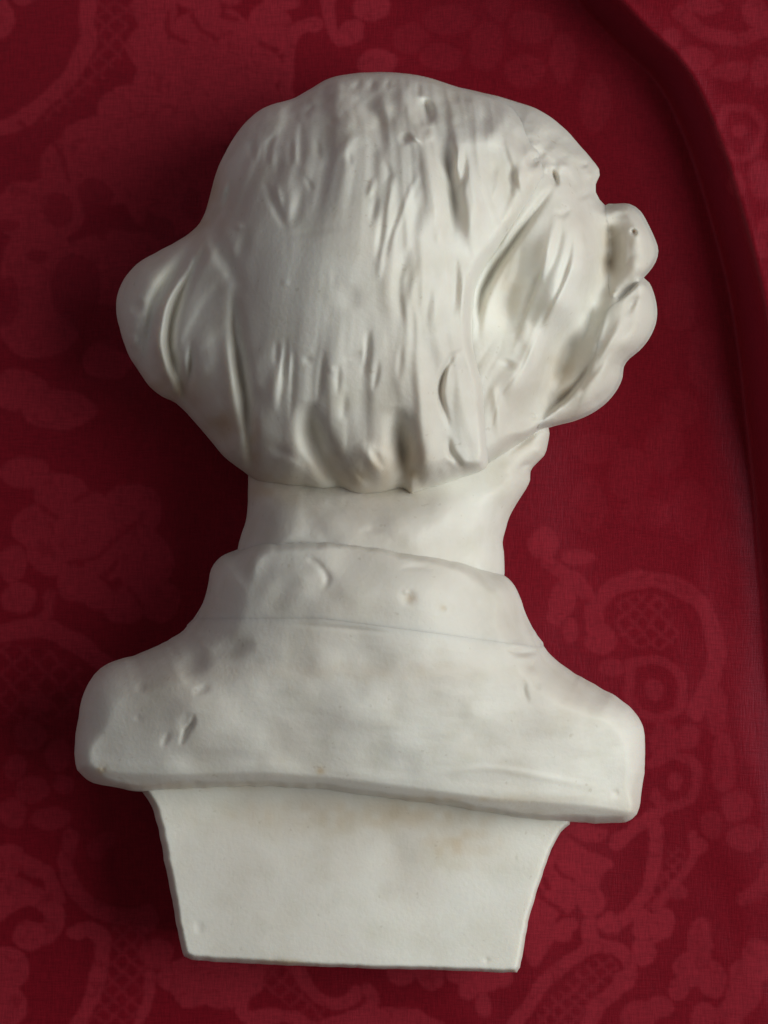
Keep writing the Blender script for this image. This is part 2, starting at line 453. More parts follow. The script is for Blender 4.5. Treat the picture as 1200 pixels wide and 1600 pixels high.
    balls([(95, 775, 44, 36), (60, 825, 40, 34), (130, 810, 50, 44), (85, 865, 42, 34), (120, 915, 34, 28), (195, 945, 36, 30), (150, 930, 24), (172, 865, 48, 40),
           (225, 880, 44, 50), (205, 800, 50, 46), (250, 940, 34, 34), (40, 740, 40, 26), (20, 880, 24, 30)], .7)
    for c in ([(120, 780), (160, 760), (180, 730)], [(110, 880), (150, 870), (210, 820)], [(160, 905), (180, 880)], [(60, 790), (90, 810)], [(200, 920), (225, 950)], [(10, 710), (60, 715)]):
        st(c, 9, .8, cut)
    balls([(45, 1150, 26, 22), (25, 1200, 18, 20), (52, 1235, 26, 20), (90, 1180, 20, 26), (20, 1270, 24), (80, 1280, 30, 16), (60, 1100, 22, 14), (100, 1225, 16)], .6)
    # ---- top left
    lattice([(150, -20), (212, -20), (200, 50), (206, 75), (155, 130), (100, 178), (55, 192), (118, 122), (150, 60)], 28)
    st([(135, -20), (138, 50), (120, 100), (82, 148), (30, 190), (-10, 205)], 26); balls([(2, 28, 20, 30), (40, -8, 24, 12)])
    balls([(240, 20, 34, 40), (235, 75, 34, 40), (250, 120, 40, 34), (330, 70, 70, 60), (420, 45, 34, 44), (395, 110, 44, 40), (300, 130, 70, 40), (300, 190, 110, 40),
           (380, 160, 60, 50), (320, -5, 60, 22), (210, 170, 60, 40), (160, 210, 60, 30)], .9)
    for c in ([(262, 20), (262, 50), (290, 68)], [(300, 25), (318, 50), (340, 60)], [(350, 10), (345, 25), (370, 30)], [(410, 70), (428, 80)]):
        st(c, 9, .8, cut)
    st([(448, 150), (452, 70), (468, 42), (490, 35)], 20); bl(489, 36, 12)
    st([(510, -20), (514, 35), (535, 62), (556, 55), (560, 38)], 20); balls([(547, 50, 18), (590, 100, 32, 22), (440, 4, 30, 12), (580, 10, 30, 20)])
    balls([(640, 60, 30, 24), (700, 30, 40, 24), (690, 90, 34, 20), (760, 70, 28, 40), (830, 40, 34, 26), (820, 110, 30, 26), (880, 90, 22, 40), (930, 160, 26, 44), (780, 10, 20)], .3)
    # left upper field: light ground with dark leaves
    balls([(60, 330, 70, 50), (170, 260, 110, 60), (270, 290, 80, 80), (60, 420, 60, 70), (190, 420, 110, 60), (290, 240, 60, 80), (60, 520, 60, 40), (30, 610, 46, 34), (90, 640, 60, 30), (170, 560, 40, 30)], .8)
    balls([(150, 305, 30, 24), (90, 330, 24, 26), (158, 350, 14, 24), (10, 350, 20, 10), (120, 450, 40, 54), (300, 320, 17, 26), (255, 360, 20, 20), (60, 400, 20, 12), (280, 390, 34, 26), (200, 520, 40, 34), (10, 470, 22, 40), (235, 350, 12, 20)], .85, cut)
    st([(30, 190), (70, 215), (95, 240), (110, 280)], 9, .8, cut)
    # ---- top right, beyond the fold
    st([(1060, 20), (1100, 50), (1150, 60), (1210, 40)], 20, .55)
    st([(1130, 170), (1165, 165), (1188, 195), (1180, 235), (1145, 245), (1122, 215), (1130, 170)], 13, .55)
    balls([(1090, 90, 26, 20), (1140, 110, 30, 16), (1190, 110, 18, 26), (1155, 205, 12), (1190, 280, 20, 30), (1150, 290, 14, 20), (1100, 10, 30, 14), (1180, 20, 22), (1195, 370, 16, 34), (1050, 60, 16)], .55)
    st([(1110, 85), (1150, 95)], 6, .8, cut)
    # lace-like openings in the larger leaves
    vein = np.abs(vnoise(X / 27 + 3, Y / 27 + 11) + 0.5 * vnoise(X / 13, Y / 13 + 5))
    M = M * (1 - 0.5 * (1 - sstep(0.03, 0.11, vein)))
    # pin-dot stippling inside the shells
    dots = np.sin(X * 0.75 + 2 * vnoise(X / 9, Y / 9)) * np.sin(Y * 0.85 + 2 * vnoise(X / 8 + 30, Y / 8))
    reg = np.exp(-(((X - 330) / 90) ** 2 + ((Y - 85) / 45) ** 2) ** 2) + np.exp(-(((X - 345) / 60) ** 2 + ((Y - 1520) / 18) ** 2) ** 2)
    M = M * (1 - 0.55 * reg * sstep(0.25, 0.6, dots))
    return np.clip(M, 0, 1)

# ------------------------------------------------------------------ the cloth (one sheet, fine in view, coarser beyond)
def axis(a, b, h, out):
    core = np.arange(a, b + h, h)
    ext = []; s = h; v = core[-1]
    while v < core[-1] + out:
        s *= 1.12; v += s; ext.append(v)
    ext2 = []; s = h; v = core[0]
    while v > core[0] - out:
        s *= 1.12; v -= s; ext2.append(v)
    return np.concatenate([ext2[::-1], core, ext])

CREST = catmull([(870, -700), (900, -300), (925, -60), (985, 30), (1060, 105), (1108, 200), (1150, 330), (1184, 470), (1206, 650), (1222, 850), (1244, 1100), (1275, 1400), (1320, 1900), (1320, 2400)], 20, False)
def cloth_height(X, Y):
    d, t, s, _, _ = seg_dist(X, Y, CREST)
    sd = -s * d          # positive to the right of the crest line
    fade = 1 - 0.6 * sstep(500, 1100, Y)
    z = fade * (120 * sstep(-44, 16, sd) + 46 * sstep(-330, -30, sd)) + 4 * fbm(sd, Y, 90, 2, 260) * sstep(-260, -60, sd)
    z = z + 50 * sstep(10, 330, sd) + 2.5 * fbm(X, Y, 260, 2) + 1.0 * fbm(X, Y, 90, 2) - 2.0
    return z

def build_cloth():
    xs = axis(-40, 1260, 2.6, 1500); ys = axis(-40, 1640, 2.6, 1500)
    X, Y = np.meshgrid(xs, ys)
    Xc, Yc = X[::8, ::8], Y[::8, ::8]
    Z = cloth_height(X, Y)
    # repeat the woven figure by mirroring beyond the modelled field
    fx = np.abs(xs); fx = np.where(fx > 1200, 2400 - fx, fx); fx = np.abs(fx) % 1200
    fy = np.abs(ys); fy = np.where(fy > 1600, 3200 - fy, fy); fy = np.abs(fy) % 1600
    gx = np.arange(0, 1201.0, 2.0); gy = np.arange(0, 1601.0, 2.0)
    GX, GY = np.meshgrid(gx, gy)
    M0 = figure_mask(GX, GY)
    WX = GX + 3.5 * fbm(GX, GY, 34, 2); WY = GY + 3.5 * fbm(GX + 300, GY + 300, 34, 2)
    M0 = M0[np.clip((WY / 2).round().astype(int), 0, len(gy) - 1), np.clip((WX / 2).round().astype(int), 0, len(gx) - 1)]
    M0 = blur(M0, 1)
    def samp(ax, n): 
        i = np.clip(ax / 2.0, 0, n - 1.001); k = i.astype(int); return k, i - k
    ix, tx = samp(fx, len(gx)); iy, ty = samp(fy, len(gy))
    A = M0[iy][:, ix]; B = M0[iy][:, ix + 1]; C = M0[iy + 1][:, ix]; E = M0[iy + 1][:, ix + 1]
    tx = tx[None]; ty = ty[:, None]
    M = (A * (1 - tx) + B * tx) * (1 - ty) + (C * (1 - tx) + E * tx) * ty
    ny_, nx_ = X.shape
    V = world_pts(X.ravel(), Y.ravel(), Z.ravel())
    I = np.arange(ny_ * nx_).reshape(ny_, nx_)
    F = np.stack([I[:-1, :-1], I[1:, :-1], I[1:, 1:], I[:-1, 1:]], -1).reshape(-1, 4)
    me = mesh_from('damask_cloth', V, F)
    at = me.attributes.new('figure', 'FLOAT', 'POINT')
    at.data.foreach_set('value', M.astype(np.float32).ravel())
    o = link('damask_cloth', me, DAMASK)
    o['label'] = 'dark red damask cloth with woven scrolls, leaves and lattice, under the white bust'
    o['category'] = 'cloth'
    return o
cloth = build_cloth()

# ------------------------------------------------------------------ the bust
bust = bpy.data.objects.new('portrait_bust', None)
sc.collection.objects.link(bust)
bust.empty_display_size = 0.02
bust['label'] = 'white bisque portrait bust lying on red damask, back upward, head turned right'
bust['category'] = 'bust'

# ---- base
base_out = [(205, 1205), (222, 1236), (238, 1262), (246, 1290), (252, 1320), (260, 1360), (268, 1400), (276, 1445), (283, 1480), (288, 1494), (300, 1500),
            (400, 1506), (500, 1510), (600, 1514), (700, 1516), (795, 1520), (809, 1517), (815, 1502), (821, 1462), (833, 1412), (847, 1368),
            (861, 1328), (876, 1300), (892, 1280), (860, 1235), (560, 1170), (300, 1180)]
sculpt('base', base_out, 150, tps([(260, 1300, 212), (290, 1480, 224), (550, 1250, 216), (550, 1490, 234), (800, 1500, 224), (850, 1300, 212), (550, 1380, 226)]),
       idw([(230, 1350, 11), (290, 1490, 9), (550, 1510, 6), (800, 1510, 6), (850, 1350, 5), (550, 1180, 12)]),
       strokes=[([(418, 1500), (440, 1506), (452, 1508)], 7, -3), ([(246, 1290), (252, 1300)], 4, -4), ([(310, 1436), (312, 1462)], 7, -1.5), ([(262, 1330), (262, 1340)], 3, -2),
                ([(600, 1300), (640, 1370)], 30, -3), ([(735, 1478), (736, 1480)], 3, -2), ([(760, 1500)], 4, -2)],
       extra=lambda X, Y: 1.8 * fbm(X, Y, 150, 2), mat=MARBLE, parent=bust, bottom=2.6, rough=0.8)

# ---- coat and collar
coatE = tps([(560, 860, 372), (560, 940, 402), (560, 1000, 398), (560, 1100, 392), (560, 1200, 352), (340, 890, 300), (330, 1000, 318), (200, 1090, 292), (140, 1180, 262),
             (950, 1150, 302), (980, 1240, 276), (850, 1080, 342), (790, 930, 322), (300, 1100, 345), (760, 1200, 348), (350, 1200, 332), (700, 940, 385), (430, 930, 365)])
LEDGE = catmull([(60, 1180), (118, 1192), (180, 1204), (250, 1208), (330, 1207), (400, 1205), (500, 1211), (600, 1223), (700, 1236), (780, 1247), (850, 1251), (930, 1258), (990, 1268), (1050, 1275)], 20, False)
def coat_lump(X, Y):
    return 3.4 * fbm(X, Y, 80, 2) + 0.45 * fbm(X, Y, 70, 2, 22)
def coat_extra(X, Y):
    d, t, s, _, _ = seg_dist(X, Y, LEDGE)
    sd = s * d            # positive below the edge
    lip = 0.8 * np.exp(-((sd + 9) / 9) ** 2)
    lump = coat_lump(X, Y)
    gate = sstep(10, -15, sd)
    return lip + lump * (0.25 + 0.75 * gate)
def coat_form(X, Y):
    d, t, s, _, _ = seg_dist(X, Y, LEDGE)
    sd = s * d
    return coatE(X, Y) - 1.25 * np.where(sd > 0, np.sqrt(sd ** 2 + 16) - 4, 0)
coat_out = [(372, 860), (345, 872), (331, 890), (326, 915), (318, 942), (302, 968), (280, 990), (240, 1012), (195, 1028), (163, 1040), (142, 1060), (129, 1092), (121, 1130),
            (116, 1168), (118, 1194), (126, 1210), (146, 1223), (185, 1231), (225, 1237), (270, 1234), (330, 1231), (400, 1229), (500, 1234), (560, 1242), (640, 1252), (700, 1260),
            (780, 1273), (850, 1282), (900, 1285), (965, 1286), (988, 1279), (999, 1262), (1003, 1235), (1007, 1200), (1008, 1150), (1002, 1128), (988, 1107),
            (963, 1088), (930, 1070), (895, 1050), (862, 1025), (840, 995), (822, 960), (811, 930), (800, 910), (780, 896), (750, 882), (700, 866), (640, 852), (580, 842), (520, 835), (460, 835), (410, 842)]
coat_R = idw([(330, 900, 75), (290, 980, 80), (200, 1030, 70), (130, 1110, 55), (120, 1190, 26), (200, 1230, 10), (400, 1230, 8), (600, 1250, 8), (800, 1275, 8), (960, 1284, 12),
              (1003, 1200, 30), (990, 1110, 45), (900, 1055, 60), (830, 970, 60), (800, 908, 36), (700, 866, 22), (560, 836, 20), (420, 840, 26), (560, 960, 60)])
drags = []
for i in range(70):
    x = rng.uniform(170, 940); y = rng.uniform(1000, 1190); l = rng.uniform(25, 110)
    drags.append(([(x, y), (x + l * .5, y + rng.uniform(-4, 4) + l * .03), (x + l, y + rng.uniform(-5, 7) + l * .05)], rng.uniform(5, 11), rng.choice([-1, 1]) * rng.uniform(.2, .5)))
coat_strokes = drags + [
    ([(494, 878), (512, 903), (502, 922)], 6, -4), ([(478, 872), (508, 886)], 6, -3), ([(642, 918), (634, 948)], 11, -3.5), ([(632, 922), (636, 928)], 4, 2.5), ([(692, 950), (696, 954)], 4, -3),
                    ([(620, 890), (650, 886), (676, 892)], 4, -2.5), ([(470, 900), (440, 925), (420, 960)], 18, -4), ([(762, 912), (775, 922)], 4, -3),
                    ([(390, 885), (430, 905)], 20, -2),
    ([(303, 1114), (300, 1130), (291, 1142), (281, 1166)], 4, -9), ([(296, 1112), (284, 1148)], 10, -3.5), ([(266, 1142), (252, 1168)], 4.5, -3.5),
    ([(222, 1064), (218, 1084)], 8, -2), ([(216, 1114), (216, 1130)], 6, -1.5), ([(160, 1200), (163, 1204)], 4, -4),
    ([(330, 1070), (300, 1086)], 7, -3), ([(790, 1016), (820, 1020), (842, 1017)], 4.5, -9), ([(795, 1008), (830, 1009)], 5, 5), ([(800, 1030), (845, 1026)], 6, 4),
    ([(822, 1040), (836, 1042)], 6, -4), ([(822, 1060), (818, 1080), (828, 1100)], 5, -4), ([(836, 1056), (842, 1080)], 6, -3),
    ([(320, 1010), (300, 1040), (280, 1060)], 22, -12), ([(400, 1006), (350, 1015), (330, 1035)], 16, -9),
    ([(455, 975), (500, 979), (560, 984), (620, 990)], 4, -3), ([(660, 1212), (760, 1200), (850, 1214), (960, 1236)], 6, 2), ([(955, 1238), (968, 1240)], 5, -3), ([(744, 1260), (748, 1262)], 3, -4),
]
sculpt('coat', coat_out, 165, coat_form, coat_R, strokes=coat_strokes, extra=coat_extra, mat=MARBLE, parent=bust, bottom=1.0, smooth=1, rough=1.0)

collar_out = [(372, 858), (345, 870), (330, 889), (325, 914), (317, 942), (302, 967), (290, 984), (330, 1000), (380, 1002), (450, 1002), (520, 1006), (600, 1014), (680, 1026), (750, 1038), (820, 1040),
              (850, 1012), (836, 988), (822, 960), (811, 930), (800, 910), (780, 896), (750, 882), (700, 866), (640, 852), (580, 842), (520, 835), (460, 835), (410, 842)]
def collar_lift(X, Y):
    Ye = Y - 0.13 * np.maximum(X - 500, 0)
    return 7 * (1 - sstep(880, 985, Ye)) - 6 * sstep(962, 986, Ye)
sculpt('collar', collar_out, 165, coatE, 10, host=SURF['coat'], lift=collar_lift, mat=MARBLE, parent=bust, bottom=0.3)

# ---- neck
neck_out = [(390, 690), (388, 740), (387, 790), (384, 815), (377, 835), (370, 870), (380, 905), (500, 915), (700, 925), (778, 922), (787, 902), (788, 880), (787, 862), (785, 848), (789, 830),
            (796, 808), (808, 786), (822, 764), (828, 750), (829, 736), (838, 724), (850, 712), (856, 694), (857, 668), (835, 640), (740, 600), (560, 600), (430, 630)]
sculpt('neck', neck_out, 150, tps([(430, 812, 318), (520, 812, 345), (620, 812, 360), (700, 800, 345), (450, 750, 255), (540, 750, 275), (640, 750, 285), (720, 740, 285), (770, 800, 292), (800, 750, 262), (832, 700, 222), (840, 680, 215), (600, 900, 350), (430, 880, 315), (770, 880, 270), (600, 650, 260)]),
       idw([(388, 750, 90), (375, 860, 80), (790, 870, 50), (790, 820, 55), (825, 760, 34), (855, 690, 24), (600, 910, 20), (560, 600, 30)]),
       strokes=[([(862, 668), (842, 672), (815, 690), (790, 712)], 7, -14), ([(838, 724), (820, 728), (808, 735)], 5, -13), ([(846, 690), (838, 715)], 9, 5), ([(800, 715), (790, 740)], 14, 5),
                ([(792, 848), (784, 852)], 3, -5), ([(560, 830), (600, 828)], 5, -2), ([(780, 750), (760, 800)], 30, 4)],
       extra=lambda X, Y: 1.5 * fbm(X, Y, 50, 3), mat=MARBLE, parent=bust, bottom=0.9)

# ---- face (forehead, brow, cheek, nose and beard share one modelled surface)
face_out = [(700, 140), (760, 146), (800, 157), (845, 173), (880, 199), (905, 226), (924, 248), (936, 264), (937, 274), (931, 288), (931, 300), (937, 312), (946, 321), (960, 319), (983, 319), (1000, 330),
            (1012, 350), (1024, 376), (1028, 392), (1024, 409), (1014, 424), (1005, 434), (1014, 442), (1021, 458), (1026, 482), (1024, 506), (1013, 530), (998, 548), (983, 560), (974, 573), (972, 590), (964, 608),
            (948, 628), (925, 645), (898, 657), (870, 664), (852, 669), (838, 677), (812, 698), (782, 722), (750, 738), (690, 735), (620, 600), (600, 300), (640, 190)]
faceE = tps([(620, 300, 300), (640, 600, 330), (720, 200, 330), (800, 200, 325), (850, 220, 312), (890, 245, 282), (920, 270, 235), (870, 280, 335), (905, 300, 300), (935, 315, 240),
             (800, 360, 358), (855, 320, 350), (880, 380, 358), (905, 350, 335), (905, 420, 338), (922, 380, 305), (922, 430, 288), (938, 390, 252), (936, 420, 244), (840, 440, 350), (790, 430, 340), (780, 500, 330), (805, 510, 318), (865, 470, 352), (890, 480, 322),
             (835, 545, 332), (815, 600, 328), (790, 570, 345), (840, 595, 296), (790, 680, 318), (760, 700, 330), (820, 670, 285), (838, 645, 270),
             (948, 345, 232), (952, 375, 204), (952, 410, 200), (940, 450, 218), (915, 490, 236), (890, 540, 220), (872, 580, 214), (856, 622, 226),
             (957, 485, 262), (985, 470, 252), (945, 530, 277), (925, 570, 276), (900, 610, 270), (872, 640, 262), (985, 520, 260), (1005, 500, 236), (960, 580, 252), (930, 620, 250), (890, 650, 238),
             (968, 400, 234), (975, 340, 240), (985, 370, 264), (1003, 370, 258), (988, 410, 264), (974, 440, 256), (960, 455, 246), (1015, 390, 236)])
faceR = idw([(780, 150, 90), (870, 190, 60), (936, 270, 24), (930, 300, 22), (965, 320, 16), (1005, 340, 22), (1028, 392, 28), (1008, 432, 14), (1024, 490, 38), (990, 555, 34), (962, 610, 34), (900, 656, 20), (852, 668, 12),
             (790, 720, 34), (650, 600, 50), (620, 300, 50)])
face_strokes = [
    ([(870, 284), (838, 328), (800, 380), (766, 432), (751, 470), (747, 540)], 7, -17),
    ([(905, 350), (898, 410), (868, 470), (838, 530), (812, 590), (806, 650)], 12, 7), ([(862, 350), (850, 400), (835, 440)], 14, 8), ([(880, 345), (868, 400), (850, 440)], 7, -5),
    ([(912, 345), (912, 400), (900, 450)], 8, 5), ([(895, 370), (882, 430), (860, 480)], 6, -3.5),
    ([(806, 440), (792, 480), (797, 522)], 15, -9), ([(858, 480), (838, 545), (842, 560)], 7, -6), ([(826, 500), (815, 540)], 8, 4),
    ([(860, 262), (866, 276), (871, 292)], 5, -16), ([(855, 252), (854, 272)], 6, 6), ([(911, 252), (916, 262)], 6, -11), ([(928, 268), (922, 284)], 6, 7), ([(900, 268), (880, 280)], 14, -4),
    ([(902, 312), (915, 304), (922, 294)], 5, -9), ([(922, 300), (935, 320)], 6, 6), ([(880, 318), (886, 330), (876, 336), (866, 326)], 5, -4), ([(858, 224), (885, 236), (908, 250)], 7, 5), ([(842, 205), (870, 222)], 9, -5),
    ([(832, 250), (850, 240), (872, 246)], 9, -5), ([(870, 262), (900, 262)], 10, 4),
    ([(840, 545), (836, 590)], 8, 5), ([(770, 600), (778, 640), (780, 690)], 8, 6), ([(808, 560), (800, 620), (790, 660)], 14, 6), ([(795, 560), (790, 580)], 12, -5), ([(826, 652), (838, 648)], 5, -5),
    ([(916, 398), (928, 396)], 4, -4), ([(914, 408), (928, 402)], 4, 4), ([(948, 350), (953, 372)], 8, -7),
    # nostril pit, ridge and underside of the nose
    ([(989, 357), (992, 368)], 3.6, -12), ([(978, 350), (975, 430)], 5, 4), ([(962, 473), (980, 457), (998, 441), (1010, 432)], 14, -22, -1), ([(956, 335), (985, 336)], 6, -4), ([(958, 455), (962, 462)], 6, 5),
    # beard: upper edge over the cheek, soft strands
    ([(838, 662), (856, 646), (880, 626), (902, 604), (920, 580), (932, 550)], 10, -20, -1), ([(842, 668), (858, 652), (884, 632), (908, 606)], 7, 6),
    ([(940, 556), (920, 590), (890, 625)], 4, -4), ([(975, 490), (958, 530), (935, 575)], 7, 5), ([(966, 520), (945, 560), (918, 600)], 4, -4), ([(1000, 462), (985, 478), (980, 495)], 6, -7), ([(1014, 544), (995, 552), (982, 560)], 9, -10),
    ([(1002, 480), (988, 520), (955, 572)], 9, 4), ([(965, 602), (930, 630), (890, 648)], 7, -6), ([(952, 480), (938, 520), (918, 560)], 5, 4), ([(940, 500), (928, 540)], 4, -4), ([(925, 470), (918, 510), (905, 540)], 6, -4)]
def face_relief(X, Y):
    # whisker locks sweep diagonally down from the temple
    v = (X - 860) * 0.92 + (Y - 470) * 0.39 + 8 * fbm(X, Y, 90, 2); w = -(X - 860) * 0.39 + (Y - 470) * 0.92
    g = sstep(300, 350, Y) * sstep(690, 640, Y)
    return 1.3 * fbm(X, Y, 60, 2) + 4.6 * fbm(X, Y, 20, 3) * sstep(320, 230, Y) + g * (4.0 * fbm(v, w, 30, 2, 170) - 2.5 * (1 - np.abs(vnoise(v / 19 + 4, w / 190 + 2))) ** 3)
face_strokes += [([(864, 330), (848, 420), (818, 500), (796, 560)], 24, 6, -1), ([(900, 340), (888, 420), (856, 492), (822, 562), (802, 630)], 22, 7, -1), ([(866, 246), (890, 262), (905, 290)], 14, 6, 1)]
face_strokes = [(q[0], q[1], q[2] * 1.45) + tuple(q[3:]) for q in face_strokes]
sculpt('face', face_out, 148, faceE, faceR, strokes=face_strokes, extra=face_relief, mat=MARBLE, parent=bust, h=1.7, smooth=3)
nose_out = [(946, 321), (960, 319), (983, 319), (1000, 330), (1012, 350), (1024, 376), (1028, 392), (1024, 409), (1014, 424), (1005, 434), (995, 441), (980, 455), (964, 468), (954, 462), (950, 440), (951, 400), (951, 360), (948, 340)]
sculpt('nose', nose_out, 148, faceE, 10, host=SURF['face'], mat=MARBLE, parent=bust, h=1.7, grow=0.7)
beard_out = [(1005, 434), (1014, 442), (1021, 458), (1026, 482), (1024, 506), (1013, 530), (998, 548), (983, 560), (974, 573), (972, 590), (964, 608), (948, 628), (925, 645), (898, 657), (870, 664), (852, 669), (840, 670),
             (850, 655), (872, 636), (895, 614), (917, 584), (930, 552), (938, 515), (948, 485), (966, 470), (984, 456)]
sculpt('beard', beard_out, 148, faceE, 10, host=SURF['face'], mat=MARBLE, parent=bust, h=1.7, grow=0.7)

# ---- hair
hair_out = [(455, 155), (480, 142), (515, 122), (560, 114), (610, 113), (660, 119), (715, 136), (765, 150), (800, 166), (828, 190), (846, 220), (858, 250), (862, 280), (838, 320), (800, 370), (766, 415), (748, 448),
            (742, 495), (746, 550), (757, 590), (762, 630), (766, 680), (765, 725), (748, 742), (716, 758), (690, 769), (668, 775), (652, 787), (637, 789), (622, 780), (604, 785), (570, 790), (520, 788), (470, 781), (430, 769), (402, 754), (382, 738), (352, 715), (330, 690), (303, 658), (275, 630), (254, 620), (233, 603), (214, 576), (199, 550), (189, 520), (182, 490), (183, 462), (194, 436), (214, 412),
            (245, 394), (275, 378), (300, 361), (317, 340), (327, 310), (336, 275), (352, 238), (376, 200), (402, 175), (425, 163)]
hairE = tps([(560, 430, 500), (560, 300, 478), (600, 190, 395), (690, 300, 470), (700, 480, 470), (800, 250, 400), (735, 620, 408), (620, 690, 425), (500, 690, 405), (400, 600, 400), (320, 600, 330), (300, 500, 335), (225, 480, 290), (300, 430, 325),
             (390, 330, 400), (430, 230, 365), (410, 450, 435), (560, 560, 478), (760, 380, 430), (700, 180, 385), (340, 660, 320)])
hairR = idw([(190, 480, 70), (215, 580, 70), (300, 660, 75), (370, 730, 60), (230, 400, 60), (300, 360, 60), (330, 300, 110), (400, 180, 120), (500, 125, 120), (620, 113, 120), (740, 140, 110), (820, 185, 60), (860, 260, 34),
             (800, 370, 26), (745, 480, 22), (755, 600, 18), (765, 700, 18), (700, 768, 55), (600, 785, 85), (480, 780, 100), (400, 750, 90), (560, 430, 150)])
